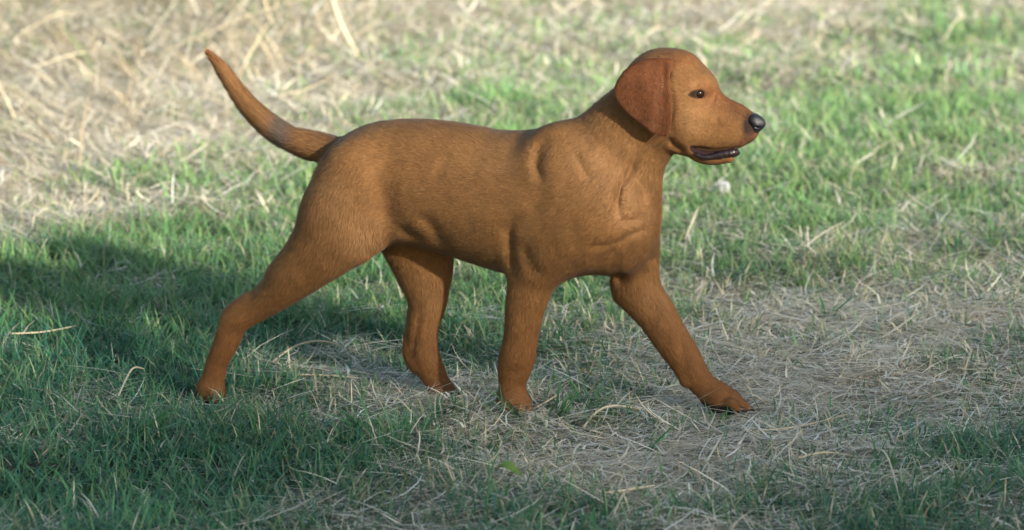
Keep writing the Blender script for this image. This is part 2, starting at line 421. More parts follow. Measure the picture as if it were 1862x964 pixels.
# dark pads under the paws
pad = np.clip((-N[:, 2] - .05) / .3, 0, 1) * np.clip((py - 726) / 10, 0, 1) + np.clip((-N[:, 2] - .35) / .3, 0, 1) * np.clip((py - 712) / 8, 0, 1); pad = np.clip(pad, 0, 1)
C = mix(C, (.02, .015, .014), pad)
BARE = (ms * near_head > .4) | (np.clip(4.0 - de, 0, 1) * near_head > .5) | (blob(1370, 234, 12, 22) > .6) | (pad > .4)

def coat_shader(m, b, t, bump=.25):
    b.inputs['Sheen Weight'].default_value = 0.03; b.inputs['Sheen Roughness'].default_value = .5
    tc = t.nodes.new('ShaderNodeTexCoord'); nzn = t.nodes.new('ShaderNodeTexNoise'); nzn.inputs['Scale'].default_value = 420
    t.links.new(tc.outputs['Object'], nzn.inputs['Vector'])
    bp = t.nodes.new('ShaderNodeBump'); bp.inputs['Strength'].default_value = bump; bp.inputs['Distance'].default_value = .002
    t.links.new(nzn.outputs[0], bp.inputs['Height']); t.links.new(bp.outputs[0], b.inputs['Normal'])
mf, b, t = mat('short_red_fur', .8, attr=True, spec=.15); coat_shader(mf, b, t)
dog = bpy.data.objects.new('dog', None); S.collection.objects.link(dog)
tag(dog, 'fox red short coated young hunting dog striding through mown grass with tail raised', 'dog')
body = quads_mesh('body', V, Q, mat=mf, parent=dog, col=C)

# ---- ears: a thick hanging flap, grown the same way
EO = [(1160, 112), (1146, 120), (1134, 130), (1123, 146), (1117, 160), (1117, 172), (1124, 184), (1140, 201), (1162, 218), (1184, 234), (1200, 240), (1212, 239), (1217, 228), (1221, 200), (1219, 170), (1215, 143), (1217, 128), (1226, 114), (1220, 106), (1200, 104), (1180, 106)]
def make_ear(side):
    Y0 = yd(1170, HO)
    E = np.array([P(a, b, -.13)[[0, 2]] for a, b in EO])
    lo = E.min(0) - .012; hi = E.max(0) + .012
    fe = Field(np.arange(lo[0], hi[0], .0015), np.arange(-.1, .1, .0015), np.arange(lo[1], hi[1], .0015))
    X = fe.x[:, None]; Z = fe.z[None, :]
    d = np.full((len(fe.x), len(fe.z)), 1e9); ins = np.zeros(d.shape, bool)
    for i in range(len(E)):
        a = E[i]; c = E[(i + 1) % len(E)]; e = c - a; L = e @ e
        tt = np.clip(((X - a[0]) * e[0] + (Z - a[1]) * e[1]) / L, 0, 1)
        d = np.minimum(d, np.hypot(X - a[0] - tt * e[0], Z - a[1] - tt * e[1]))
        cond = (a[1] > Z) != (c[1] > Z)
        ins ^= cond & (X < (c[0] - a[0]) * (Z - a[1]) / (c[1] - a[1] + 1e-12) + a[0])
    d2 = np.where(ins, -d, d)
    top = P(1190, 108, -.13)[2]; bot = P(1190, 240, -.13)[2]; xc = P(1178, 170, -.13)[0]
    v = np.clip((top - Z) / (top - bot), 0, 1); u = (X - xc) / .05
    out = .0515 + (.026 if side < 0 else .010) * np.sin(np.clip(v * 1.25, 0, 1) * math.pi / 2) + .006 * np.clip((v - .6) * 2.5, 0, 1) * (side < 0)
    out = out - .008 * np.clip(u, -1.4, 1.4) ** 2 * (1 - .3 * v) * (u < 0) - .001 * np.clip(u, 0, 1) ** 2 + .004 * np.exp(-((u - .8) / .25) ** 2) * np.clip((v - .2) * 4, 0, 1)
    out = out + .0025 * np.exp(-((u - .45 + .5 * v) / .22) ** 2) + .003 * np.exp(-((u + .1) / .3) ** 2) * np.exp(-((v - .35) / .2) ** 2)
    out = out + .007 * np.exp(-((u - .75) / .18) ** 2) * np.exp(-((v - .12) / .16) ** 2)       # rolled front fold
    th = .0030
    yy = fe.y[None, :, None]
    a = d2[:, None, :] + th; bb = np.abs(yy - side * out[:, None, :]) - th * .2
    fe.d = (np.sqrt(np.maximum(a, 0) ** 2 + np.maximum(bb, 0) ** 2) + np.minimum(np.maximum(a, bb), 0) - th).astype(np.float32)
    v_, q_ = fe.mesh(); v_[:, 1] += Y0
    if side > 0: v_[:, 2] -= .012; v_[:, 0] += .012
    n_ = vnormals(v_, q_)
    if (n_[:, 1] * (v_[:, 1] - v_[:, 1].mean())).sum() < 0: q_ = q_[:, ::-1].copy(); n_ = -n_
    # turn the ear with the head (the dog's axis is turned toward the camera)
    c_ = np.array([P(1190, 170, Y0)[0], Y0, 0]); ang = R(-7)
    x_ = v_[:, 0] - c_[0]; y_ = v_[:, 1] - c_[1]
    v_[:, 0] = c_[0] + x_; v_[:, 1] = c_[1] + y_ + x_ * math.tan(ang)
    return v_, q_, n_
EARS = []
for side in (-1, 1):
    v_, q_, n_ = make_ear(side)
    g = vnoise(v_[:, 0], v_[:, 2], .03, 9)
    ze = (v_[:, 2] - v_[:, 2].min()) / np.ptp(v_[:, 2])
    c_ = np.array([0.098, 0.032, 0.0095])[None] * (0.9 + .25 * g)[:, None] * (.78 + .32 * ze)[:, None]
    quads_mesh('ear', v_, q_, mat=mf, parent=dog, col=c_)
    EARS.append((v_, q_, n_, c_))

# ---- eyes
def uv_sphere(c, r, n=24, sc=(1, 1, 1)):
    th = np.linspace(0, np.pi, n); ph = np.linspace(0, 2 * np.pi, 2 * n, endpoint=False)
    T, Ph = np.meshgrid(th, ph, indexing='ij')
    v = np.stack([np.sin(T) * np.cos(Ph) * sc[0], np.sin(T) * np.sin(Ph) * sc[1], np.cos(T) * sc[2]], -1).reshape(-1, 3) * r + c
    q = [(i * 2 * n + j, (i + 1) * 2 * n + j, (i + 1) * 2 * n + (j + 1) % (2 * n), i * 2 * n + (j + 1) % (2 * n)) for i in range(n - 1) for j in range(2 * n)]
    return v, np.array(q)
me_, b, t = mat('dark_brown_eye', .06, (0.012, 0.006, 0.004))
for s_i, c in enumerate(EYES):
    v_, q_ = uv_sphere(c, .0088)
    quads_mesh('eye', v_, q_, mat=me_, parent=dog)
# ---- nose leather
nf = Field(np.arange(nose_c[0] - .032, nose_c[0] + .032, .0012), np.arange(nose_c[1] - .03, nose_c[1] + .03, .0012), np.arange(nose_c[2] - .035, nose_c[2] + .03, .0012))
o = nose_c
nf.cone(o + [-.006, -.006, .005], o + [-.006, .006, .005], .0115, .0115, 1, .006)
nf.cone(o + [.004, -.005, -.001], o + [.004, .005, -.001], .0105, .0105, 1, .008)
nf.cone(o + [-.004, -.003, -.010], o + [-.004, .003, -.010], .009, .009, 1, .008)
for sg in (-1, 1):
    nf.cone(o + [-.003, sg * .013, -.001], o + [-.007, sg * .012, .003], .0055, .0055, 1, .005)      # wing
    nf.cone(o + [.006, sg * .0095, -.004], o + [-.006, sg * .0175, -.006], .0028, .0018, 1, .002, True)   # nostril
nf.cone(o + [.020, 0, .002], o + [.012, 0, -.02], .0060, .0058, .14, .001, True)
v_, q_ = nf.mesh(); n_ = vnormals(v_, q_)
if (n_ * (v_ - v_.mean(0))).sum() < 0: q_ = q_[:, ::-1].copy()
mn, b, t = mat('wet_black_nose', .5, (0.007, 0.008, 0.011))
vo = t.nodes.new('ShaderNodeTexVoronoi'); vo.inputs['Scale'].default_value = 600; tc = t.nodes.new('ShaderNodeTexCoord'); t.links.new(tc.outputs['Object'], vo.inputs['Vector'])
bp = t.nodes.new('ShaderNodeBump'); bp.inputs['Strength'].default_value = .35; bp.inputs['Distance'].default_value = .001
t.links.new(vo.outputs['Distance'], bp.inputs['Height']); t.links.new(bp.outputs[0], b.inputs['Normal'])
quads_mesh('nose', v_, q_, mat=mn, parent=dog)
# ---- tongue and wet lower lip
def tube_mesh(pts, rad, n=10, sy=1.0):
    pts = np.array(pts); m = len(pts); tg = np.gradient(pts, axis=0); tg /= np.linalg.norm(tg, axis=1, keepdims=True)
    ref = np.array([0, 0, 1.0]) if abs(tg[:, 2]).mean() < .8 else np.array([1.0, 0, 0])
    a = np.cross(tg, ref); a /= np.linalg.norm(a, axis=1, keepdims=True); b_ = np.cross(tg, a)
    th = np.linspace(0, 2 * np.pi, n, endpoint=False)
    v = pts[:, None] + np.array(rad)[:, None, None] * (a[:, None] * np.cos(th)[None, :, None] * sy + b_[:, None] * np.sin(th)[None, :, None])
    q = [(i * n + j, i * n + (j + 1) % n, (i + 1) * n + (j + 1) % n, (i + 1) * n + j) for i in range(m - 1) for j in range(n)]
    return v.reshape(-1, 3), np.array(q)
def densify(pts, rad, k=6):
    pts = np.array(pts, float); s = np.arange(len(pts)); u = np.linspace(0, len(pts) - 1, (len(pts) - 1) * k + 1)
    # Catmull-Rom
    out = []
    for x in u:
        i = min(int(x), len(pts) - 2); f_ = x - i; p0 = pts[max(i - 1, 0)]; p1 = pts[i]; p2 = pts[i + 1]; p3 = pts[min(i + 2, len(pts) - 1)]
        out.append(.5 * ((2 * p1) + (p2 - p0) * f_ + (2 * p0 - 5 * p1 + 4 * p2 - p3) * f_ ** 2 + (3 * p1 - p0 - 3 * p2 + p3) * f_ ** 3))
    return np.array(out), np.interp(u, s, rad)
mt, b, t = mat('tongue', .35, (0.045, 0.014, 0.015))
pp, rr = densify([P(a, c, yd(a, HO)) for a, c in [(1262, 275), (1290, 279), (1316, 277), (1333, 275)]], [.006, .006, .005, .002])
v_, q_ = tube_mesh(pp, rr, 12, 2.0); quads_mesh('tongue', v_, q_, mat=mt, parent=dog)
ml, b, t = mat('wet_dark_lip', .33, (0.016, 0.010, 0.011))
lipn = []
for sg in (-1, 1):
    lipn.append([P(a, c, yd(a, HO + sg * w_)) for a, c, w_ in [(1263, 279, .020), (1279, 286, .019), (1299, 284, .016), (1320, 279.5, .0125), (1332, 277.5, .008)]])
loop = lipn[0] + [P(1338, 277, yd(1338, HO))] + lipn[1][::-1]
pp, rr = densify(loop, [.003, .005, .0062, .0078, .0086, .0075, .0086, .0078, .0062, .005, .003])
rl = np.random.default_rng(3); rr = rr * (.9 + .2 * rl.random(len(rr))); v_, q_ = tube_mesh(pp, rr, 10, 1.0); v_ += rl.normal(0, .0004, v_.shape); quads_mesh('lower_lip', v_, q_, mat=ml, parent=dog)
# ---- claws
mc, b, t = mat('dark_claw', .35, (0.03, 0.02, 0.017))
for c, r in PAWS:
    pp, rr = densify([c, c + [.006, 0, -.001], c + [.012, 0, -.006]], [r, r * .75, r * .15], 4)
    v_, q_ = tube_mesh(pp, rr, 8); quads_mesh('claw', v_, q_, mat=mc, parent=dog)

# ---- the short coat: one fine tapering hair per sample, lying along the body
def hair(name, V, Q, C, num, length, bare=None, flow_of=None, lift=.20, seed=1, wid=.00075):
    r = np.random.default_rng(seed)
    a = V[Q[:, 0]]; b_ = V[Q[:, 1]]; c = V[Q[:, 2]]; d = V[Q[:, 3]]
    ar = np.linalg.norm(np.cross(c - a, d - b_), axis=1); pr = ar / ar.sum()
    f_ = r.choice(len(Q), num, p=pr); u = r.random((num, 1)); v = r.random((num, 1))
    p = (a[f_] * (1 - u) + b_[f_] * u) * (1 - v) + (d[f_] * (1 - u) + c[f_] * u) * v
    Nn = vnormals(V, Q); n = Nn[Q[f_, 0]] + Nn[Q[f_, 2]]; n /= np.linalg.norm(n, axis=1, keepdims=True)
    col = C[Q[f_, 0]]
    if bare is not None:
        k = ~(bare[Q[f_, 0]] | bare[Q[f_, 2]]); p, n, col = p[k], n[k], col[k]
    L = flow_of(p)
    m = len(p)
    fl = L['dir'] + r.normal(0, .16, (m, 3)); fl -= (fl * n).sum(1, keepdims=True) * n; fl /= np.linalg.norm(fl, axis=1, keepdims=True) + 1e-9
    ln = length * L['len'] * (.7 + .6 * r.random(m)); lf = lift * (.4 + 1.2 * r.random(m))
    side = np.cross(fl, n)
    w_ = wid * (.7 + .6 * r.random(m))[:, None]
    p0 = p - n * .0004; m1 = p + fl * (ln * .5)[:, None] + n * (ln * lf * .6)[:, None]; tip = p + fl * ln[:, None] + n * (ln * lf * .75)[:, None]
    W = np.stack([p0 - side * w_, p0 + side * w_, m1 + side * w_ * .8, m1 - side * w_ * .8, tip], 1).reshape(-1, 3)
    i = np.arange(m) * 5
    loops = np.stack([i, i + 1, i + 2, i + 3, i + 3, i + 2, i + 4], 1).ravel()
    st = (np.arange(m)[:, None] * 7 + [0, 4]).ravel(); to = np.tile([4, 3], m)
    clump = vnoise(p[:, 0] * 1.0 + p[:, 1], p[:, 2], .008, seed) * .5 + vnoise(p[:, 0] - p[:, 1], p[:, 2] + p[:, 0] * .4, .02, seed + 1) * .5
    cc = col * (.84 + .26 * r.random(m) + .34 * (clump - .5))[:, None]
    pale = (r.random(m) < .08)[:, None]; cc = np.where(pale, cc * 1.2 + .012, cc)
    cc = np.repeat(cc, 5, 0).reshape(m, 5, 3); cc[:, 4] *= 1.2; cc = cc.reshape(-1, 3)
    nn = np.repeat(n + fl * .12 + side * r.normal(0, .16, (m, 1)), 5, 0); nn /= np.linalg.norm(nn, axis=1, keepdims=True)
    return raw_mesh(name, W, loops, st, to, mat=mh, parent=dog, col=cc, normals=nn)
SA = np.array([s_[0] for s_ in SEG]); SB = np.array([s_[1] for s_ in SEG]); SR = np.array([s_[2] for s_ in SEG]); SFl = np.array([s_[3] for s_ in SEG])
def body_flow(p):
    acc = np.zeros_like(p)
    for A, B, rr_, f_ in zip(SA, SB, SR, SFl):
        e = B - A; L = e @ e + 1e-9; t = np.clip(((p - A) @ e) / L, 0, 1)
        d = np.linalg.norm(p - A - t[:, None] * e, axis=1) - rr_
        wt = np.exp(-np.clip(d + .03, 0, .3) / .012); acc += (f_ * e / math.sqrt(L)) * wt[:, None]
    acc /= np.linalg.norm(acc, axis=1, keepdims=True) + 1e-9
    qx, qy = proj(p)
    acc[:, 2] -= .35 * np.clip((qy - 250) / 150, 0, 1) * (qx < 1200)
    ln = np.ones(len(p)); head = np.clip((qx - 1200) / 60, 0, 1) * (qy < 320); ln -= .6 * head
    ln += .5 * (qx < 620) * (qy < 320) + .5 * np.exp(-((qx - 680) / 70) ** 2 - ((qy - 450) / 40) ** 2) + .35 * np.exp(-((qx - 1120) / 90) ** 2 - ((qy - 330) / 110) ** 2)
    ln -= .45 * np.clip((qy - 640) / 60, 0, 1)
    ln += .5 * (qx < 600) * (qy < 310) + .4 * np.exp(-((qx - 560) / 50) ** 2 - ((qy - 400) / 80) ** 2)
    return dict(dir=acc, len=ln)
mh, b, t = mat('guard_hair', .7, attr=True, spec=.22); b.inputs['Sheen Weight'].default_value = .05
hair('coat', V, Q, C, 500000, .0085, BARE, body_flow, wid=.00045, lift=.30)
def ear_flow(p):
    d_ = np.tile(np.array([.12, 0, -1.0]), (len(p), 1)); return dict(dir=d_, len=np.full(len(p), .75))
hair('ear_fur', *[EARS[0][i] for i in (0, 1, 3)], 36000, .006, None, ear_flow, seed=5, wid=.0005)

# ================================================================ ground
GX = np.array([0, 155, 310, 465, 620, 775, 930, 1085, 1240, 1395, 1550, 1705, 1862.])
GY = np.array([0, 120, 240, 360, 480, 600, 720, 840, 964.])
STRAW = np.array([
 [.9, .95, .8, .6, 1, 1, .9, .85, .95, .9, .8, .35, .5],
 [.95, 1, 1, .95, .8, .68, .62, .55, .55, .62, .52, .35, .42],
 [1, 1, .97, .85, .5, .4, .32, .3, .28, .3, .3, .28, .3],
 [.9, .68, .42, .3, .3, .3, .28, .28, .36, .28, .34, .34, .4],
 [.22, .2, .2, .18, .22, .25, .25, .4, .45, .42, .5, .5, .55],
 [.15, .1, .1, .15, .18, .2, .3, .4, .65, .85, .9, .8, .65],
 [.1, .12, .15, .3, .6, .65, .6, .65, .85, .95, .92, .8, .6],
 [.1, .1, .15, .25, .35, .45, .55, .65, .7, .6, .5, .3, .25],
 [.1, .1, .15, .25, .35, .5, .55, .5, .6, .45, .3, .25, .3]])
PAWXY = np.array([[c[0], c[1]] for c in PAWC])
def near_paws(x, y, rad=.055):
    d = np.min([np.hypot(x - a - .012, y - b) for a, b in PAWXY], axis=0)
    return np.clip(1.6 - d / rad, 0, 1)
def straw_at(x, y):
    """share of dry straw in the sward at a place on the ground"""
    p = np.stack([x, y, np.zeros_like(x)], 1); qx, qy = proj(p)
    qx = np.clip(qx, 0, 1861); qy = np.clip(qy, 0, 963)
    i = np.clip(np.searchsorted(GX, qx, 'right') - 1, 0, 11); j = np.clip(np.searchsorted(GY, qy, 'right') - 1, 0, 7)
    u = (qx - GX[i]) / (GX[i + 1] - GX[i]); v = (qy - GY[j]) / (GY[j + 1] - GY[j]); u = u * u * (3 - 2 * u); v = v * v * (3 - 2 * v)
    s = (STRAW[j, i] * (1 - u) + STRAW[j, i + 1] * u) * (1 - v) + (STRAW[j + 1, i] * (1 - u) + STRAW[j + 1, i + 1] * u) * v
    s = s + (vnoise(x, y, .16, 21) - .5) * .55 + (vnoise(x, y, .05, 22) - .5) * .35 + (vnoise(x, y, .5, 23) - .5) * .15
    return np.clip(s, 0, 1)
def height(x, y):
    return near_paws(x, y) * -.016 + (1 - near_paws(x, y)) * (.03 * (vnoise(x, y, .35, 31) - .5) + .012 * (vnoise(x, y, .09, 32) - .5) + .10 * np.clip((y - 4.2) / 2, 0, 1) * np.clip((-x + .2) / 1.2, 0, 1))
XA = np.concatenate([np.arange(-60, -4, 4), np.arange(-4, 4.01, .05), np.arange(6, 61, 4)])
YA = np.concatenate([np.arange(-20, -3, 1.5), np.arange(-3, 9.01, .05), np.arange(12, 150, 6)])
X, Y = np.meshgrid(XA, YA, indexing='ij'); hz_ = height(X.ravel(), Y.ravel())
far_ = (np.abs(X.ravel()) > 4) | (Y.ravel() < -3) | (Y.ravel() > 9); hz_[far_] *= .0
gv = np.stack([X.ravel(), Y.ravel(), hz_], 1); nx, ny = X.shape
ii = np.arange(nx * ny).reshape(nx, ny)
gq = np.stack([ii[:-1, :-1].ravel(), ii[1:, :-1].ravel(), ii[1:, 1:].ravel(), ii[:-1, 1:].ravel()], 1)
sa = straw_at(gv[:, 0], gv[:, 1])[:, None]
gc = np.array([.030, .046, .022]) * (1 - sa) + np.array([.29, .25, .19]) * sa
mg, b, t = mat('thatch_and_soil', .95, attr=True, spec=.1)
a = [n_ for n_ in t.nodes if n_.type == 'ATTRIBUTE'][0]
tc = t.nodes.new('ShaderNodeTexCoord'); nz1 = t.nodes.new('ShaderNodeTexNoise'); nz1.inputs['Scale'].default_value = 60; nz1.inputs['Detail'].default_value = 6
t.links.new(tc.outputs['Object'], nz1.inputs['Vector']); rp = t.nodes.new('ShaderNodeMapRange'); rp.inputs[1].default_value = .3; rp.inputs[2].default_value = .7; rp.inputs[3].default_value = .45; rp.inputs[4].default_value = 1.5
t.links.new(nz1.outputs[0], rp.inputs[0]); mx = t.nodes.new('ShaderNodeVectorMath'); mx.operation = 'SCALE'
t.links.new(a.outputs['Color'], mx.inputs[0]); t.links.new(rp.outputs[0], mx.inputs['Scale']); t.links.new(mx.outputs[0], b.inputs['Base Color'])
bp = t.nodes.new('ShaderNodeBump'); bp.inputs['Distance'].default_value = .02; t.links.new(nz1.outputs[0], bp.inputs['Height']); t.links.new(bp.outputs[0], b.inputs['Normal'])
ground = quads_mesh('ground', gv, gq, mat=mg, col=gc); tag(ground, kind='structure')

def leafy(name, rough=.5, trans=.35, spec=.4):
    m, b, t = mat(name, rough, attr=True, spec=spec)
    a = [n_ for n_ in t.nodes if n_.type == 'ATTRIBUTE'][0]
    tr = t.nodes.new('ShaderNodeBsdfTranslucent'); t.links.new(a.outputs['Color'], tr.inputs['Color'])
    ms_ = t.nodes.new('ShaderNodeMixShader'); ms_.inputs[0].default_value = trans
    out = [n_ for n_ in t.nodes if n_.type == 'OUTPUT_MATERIAL'][0]
    t.links.new(b.outputs[0], ms_.inputs[1]); t.links.new(tr.outputs[0], ms_.inputs[2]); t.links.new(ms_.outputs[0], out.inputs[0])
    return m
M_GRASS = leafy('grass_blade'); M_STRAW = leafy('dry_straw', .6, .15, .3)
def blades(base, az, tilt, length, width, bend, col, tipcol=None, r=None, kink=None):
    """curved tapering strips. az: heading, tilt: angle from upright at the root, bend: further droop"""
    n = len(base); K = 4; P_ = np.zeros((n, K, 3)); P_[:, 0] = base
    seg = length / (K - 1)
    for k in range(1, K):
        th = tilt + bend * (k - .5) / (K - 1); a_ = az if kink is None else az + kink * (k - 1)
        d = np.stack([np.cos(a_) * np.sin(th), np.sin(a_) * np.sin(th), np.cos(th)], 1)
        P_[:, k] = P_[:, k - 1] + d * seg[:, None]
    tw = (r.random(n) - .5) * 1.6 if r is not None else np.zeros(n)
    sd = np.stack([-np.sin(az + tw), np.cos(az + tw), np.zeros(n)], 1) * (width / 2)[:, None]
    wk = [.8, 1.0, .75]
    vs = []
    for k in range(3): vs += [P_[:, k] - sd * wk[k], P_[:, k] + sd * wk[k]]
    vs.append(P_[:, 3]); Vv = np.stack(vs, 1)
    c = np.repeat(col[:, None], 7, 1)
    shade = np.array([.75, .75, .95, .95, 1.1, 1.1, 1.2]) ** .5
    if tipcol is not None: c[:, 6] = tipcol; c[:, 4:6] = c[:, 4:6] * .6 + tipcol[:, None] * .4
    return Vv, c
def blade_mesh(name, parts, m):
    Vv = np.concatenate([p[0] for p in parts]); c = np.concatenate([p[1] for p in parts]); n = len(Vv)
    i = np.arange(n)[:, None] * 7
    loops = (i + [0, 1, 3, 2, 2, 3, 5, 4, 4, 5, 6]).ravel(); st = (np.arange(n)[:, None] * 11 + [0, 4, 8]).ravel(); to = np.tile([4, 4, 3], n)
    return raw_mesh(name, Vv.reshape(-1, 3), loops, st, to, mat=m, col=c.reshape(-1, 3))
def scatter(n, y0, y1, r, m=.75):
    """places on the ground inside the strip the picture takes in, with a margin"""
    y = y0 + (y1 - y0) * r.random(n * 2)
    if y1 > 11:                      # the wide surroundings, outside what the picture takes in
        x = r.uniform(-7, 7, n * 2); k = (np.abs(x) > (y + 7) * .1297 + .7) | (y > 7.4) | (y < -2.2); return x[k][:n], y[k][:n]
    hw = (y + 7) * .1297 + m; x = (r.random(n * 2) * 2 - 1) * (hw.max())
    k = np.abs(x) < hw; return x[k][:n], y[k][:n]
DRYC = np.array([[.56, .49, .35], [.66, .59, .44], [.49, .43, .32], [.60, .57, .49], [.70, .64, .50], [.38, .32, .22], [.55, .54, .49]])
GRNC = np.array([[.048, .155, .058], [.062, .18, .058], [.09, .215, .07], [.040, .130, .062], [.12, .23, .075], [.055, .16, .085]])
def z_at(x, y): return height(x, y)
def green_parts(y0, y1, dens, wmul, lmul, seed):
    r = np.random.default_rng(seed); area = (y1 - y0) * ((y0 + y1) / 2 + 7) * .26 + 1.5 * (y1 - y0); n = int(area * dens)
    x, y = scatter(n, y0, y1, r); n = len(x)
    # blades stand in tufts
    tx, ty = x.copy(), y.copy(); g = r.integers(0, max(1, n // 9), n); cx = x[g]; cy = y[g]; tt = r.random(n) < .7
    tx = np.where(tt, cx + r.normal(0, .011, n), x); ty = np.where(tt, cy + r.normal(0, .011, n), y)
    s = straw_at(tx, ty); keep = (r.random(n) > np.clip((s - .20) * 1.3, 0, .95)) & (near_paws(x, y, .03) < .9); x, y, s = tx[keep], ty[keep], s[keep]; n = len(x)
    lush = vnoise(x, y, .12, 41) * .6 + vnoise(x, y, .4, 42) * .4
    ln = (.022 + .05 * r.random(n) ** 1.6 + .022 * lush) * lmul * (1 - .25 * s)
    col = GRNC[r.integers(0, len(GRNC), n)] * (.8 + .45 * r.random(n))[:, None] * (.82 + .4 * vnoise(x, y, .22, 43))[:, None]
    col = col * np.array([.74, .92, 1.22]) if y1 < 1 else col * (1 + .5 * np.clip((y - .6) / 2.5, 0, 1))[:, None] + np.array([.075, .055, .026]) * np.clip((y - .4) / 2.2, 0, 1)[:, None]  # far grass brightened for sunlight and yellowed, near grass tinted teal for shade
    yel = np.clip(r.random(n) - .45 * (1.25 - s), 0, 1)[:, None] * .28; col = col * (1 - yel) + np.array([.28, .26, .11]) * yel
    dry = r.random(n) < .03 + .6 * s * s; col[dry] = DRYC[r.integers(0, len(DRYC), dry.sum())] * .85
    tip = np.where((r.random(n) < .10 + .5 * s)[:, None], np.array([.36, .32, .18]), col * 1.15)
    base = np.stack([x, y, z_at(x, y) - .004], 1)
    return blades(base, r.random(n) * 6.283, .15 + .75 * r.random(n), ln, (.0016 + .0022 * r.random(n)) * wmul, .2 + 1.3 * r.random(n), col, tip, r)
def straw_parts(y0, y1, dens, wmul, lmul, seed, lo=.0, zz=.0):
    r = np.random.default_rng(seed); area = (y1 - y0) * ((y0 + y1) / 2 + 7) * .26 + 1.5 * (y1 - y0); n = int(area * dens)
    x, y = scatter(n, y0, y1, r); s = straw_at(x, y); keep = r.random(len(x)) < np.clip((s - .14) * 1.3 + lo, .025, 1); keep &= near_paws(x, y, .035) < .9; x, y, s = x[keep], y[keep], s[keep]; n = len(x)
    ln = (.02 + .14 * r.random(n) ** 2.4) * lmul
    az = r.normal(.25, 1.0, n) + (r.random(n) < .5) * math.pi
    col = DRYC[r.integers(0, len(DRYC), n)] * (.70 + .60 * r.random(n))[:, None] * (1 + .15 * np.clip(y - 1, 0, 1))[:, None]  # far straw painted brighter to make up for weak grazing sun
    z = z_at(x, y) + .001 + .018 * r.random(n) ** 1.5 + zz
    base = np.stack([x, y, z], 1)
    return blades(base, az, R(90) - r.normal(.05, .11, n) - np.clip(y - 1, 0, 1) * .22 * r.random(n), ln, (.0011 + .0042 * r.random(n) ** 4) * wmul, r.normal(.08, .16, n), col, None, r, kink=r.normal(0, .22, n))
gp, sp = [], []
bands = [(-2.2, -.9, 1.0), (-.9, .6, 1.0), (.6, 2.0, 1.1), (2.0, 4.0, 1.35), (4.0, 7.5, 1.8)]
for i, (a_, b_, wm) in enumerate(bands):
    gp.append(green_parts(a_, b_, 17000 / wm ** 1.6, wm, 1 + .12 * (wm - 1), 100 + i))
    sp.append(straw_parts(a_, b_, 18000 / wm ** 1.6, wm, 1 + .2 * (wm - 1), 200 + i))
gp.append(green_parts(-3.5, 16, 1400, 2.2, 1.5, 150)); sp.append(straw_parts(-3.5, 16, 1300, 2.4, 1.6, 250))
grass = blade_mesh('grass', gp, M_GRASS); tag(grass, 'short mown green grass with pale dry tips', 'grass', kind='stuff')
straw = blade_mesh('straw', sp, M_STRAW); tag(straw, 'loose dry hay and thatch lying flat between the grass', 'straw', kind='stuff')
print('BLADES', sum(len(p[0]) for p in gp), sum(len(p[0]) for p in sp))

# tall bleached grass laid over at the back left
r = np.random.default_rng(77)
n = 60000; x = -2.6 + 3.4 * r.random(n) ** 1.1; y = 2.2 + 6.0 * r.random(n)
qx, qy = proj(np.stack([x, y, np.zeros(n)], 1)); edge_ = 330 - 210 * np.clip(qx / 560, 0, 1) ** 1.2 - 120 * np.clip((qx - 560) / 200, 0, 1)
k = (qy < edge_ + r.normal(0, 22, n)) & (r.random(n) < .35 + .65 * vnoise(x, y, .3, 51)); x, y = x[k], y[k]; n = len(x)
swirl = vnoise(x, y, .7, 52) * 5.0
az = swirl + r.normal(0, .6, n) - .6
col = DRYC[r.integers(0, len(DRYC), n)] * np.array([1.05, .98, .86]) * (.35 + .85 * r.random(n))[:, None]; gr_ = r.random(n) < .06 + .6 * np.exp(-((qx[k] - 480) / 90) ** 2 - ((qy[k] - 10) / 50) ** 2); col[gr_] = np.array([.10, .20, .06])
tall = blades(np.stack([x, y, z_at(x, y)], 1), az, 1.15 + .35 * r.random(n) - .5 * (r.random(n) < .12), .10 + .32 * r.random(n) ** 1.8, .0020 + .0040 * r.random(n) ** 4, .25 + .6 * r.random(n), col, None, r, kink=r.normal(0, .18, n))
tag(blade_mesh('dry_grass', [tall], M_STRAW), 'tall bleached grass flattened in swathes behind the lawn', 'dry grass', kind='stuff')
# ================================================================ small things one can point to
def ground_pt(px, py): 
    g = G(px, py)[0]; g[2] = float(height(g[:1], g[1:2])[0]); return g
def lying_straw(pts, rad, label, lift=.012, cat='straw', name='straw_stalk', group='single pale stalks lying on the grass', arch=0.0, col=(.40, .345, .24)):
    g = np.array([ground_pt(a, b) for a, b in pts]); g[:, 2] += lift
    g[:, 2] += arch * np.sin(np.linspace(0, np.pi, len(g)))
    g = g - [0, 0, 0]
    pp, rr = densify(g, np.array([rad * .6] + [rad * .75] * (len(g) - 2) + [rad * .4]), 7)
    c0 = pp[0].copy(); v_, q_ = tube_mesh(pp - c0, rr, 7)
    r_ = np.random.default_rng(int(abs(pts[0][0]))); nn = len(v_); base = np.array(col)[None] * (.85 + .3 * vnoise(np.arange(nn) / 40., np.zeros(nn), 1.0, int(pts[0][1]) + 1))[:, None]
    o = quads_mesh(name, v_, q_, mat=M_STALK, col=base); o.location = c0; tag(o, label, cat, group); return o
M_STALK = mat('pale_stalk', .55, attr=True, spec=.35)[0]
lying_straw([(495, 668), (540, 656), (592, 649), (655, 655)], .0030, 'pale arched straw bowing over the grass between the two hind feet', arch=.02)
lying_straw([(540, 694), (600, 694), (658, 699)], .0026, 'short straight pale straw lying below the arched one', lift=.016)
lying_straw([(622, 694), (652, 668)], .0022, 'small slanting straw crossing the straight pale one')
lying_straw([(1222, 533), (1280, 546), (1330, 563), (1372, 580)], .0030, 'long pale stalk lying behind the reaching front leg', lift=.02)
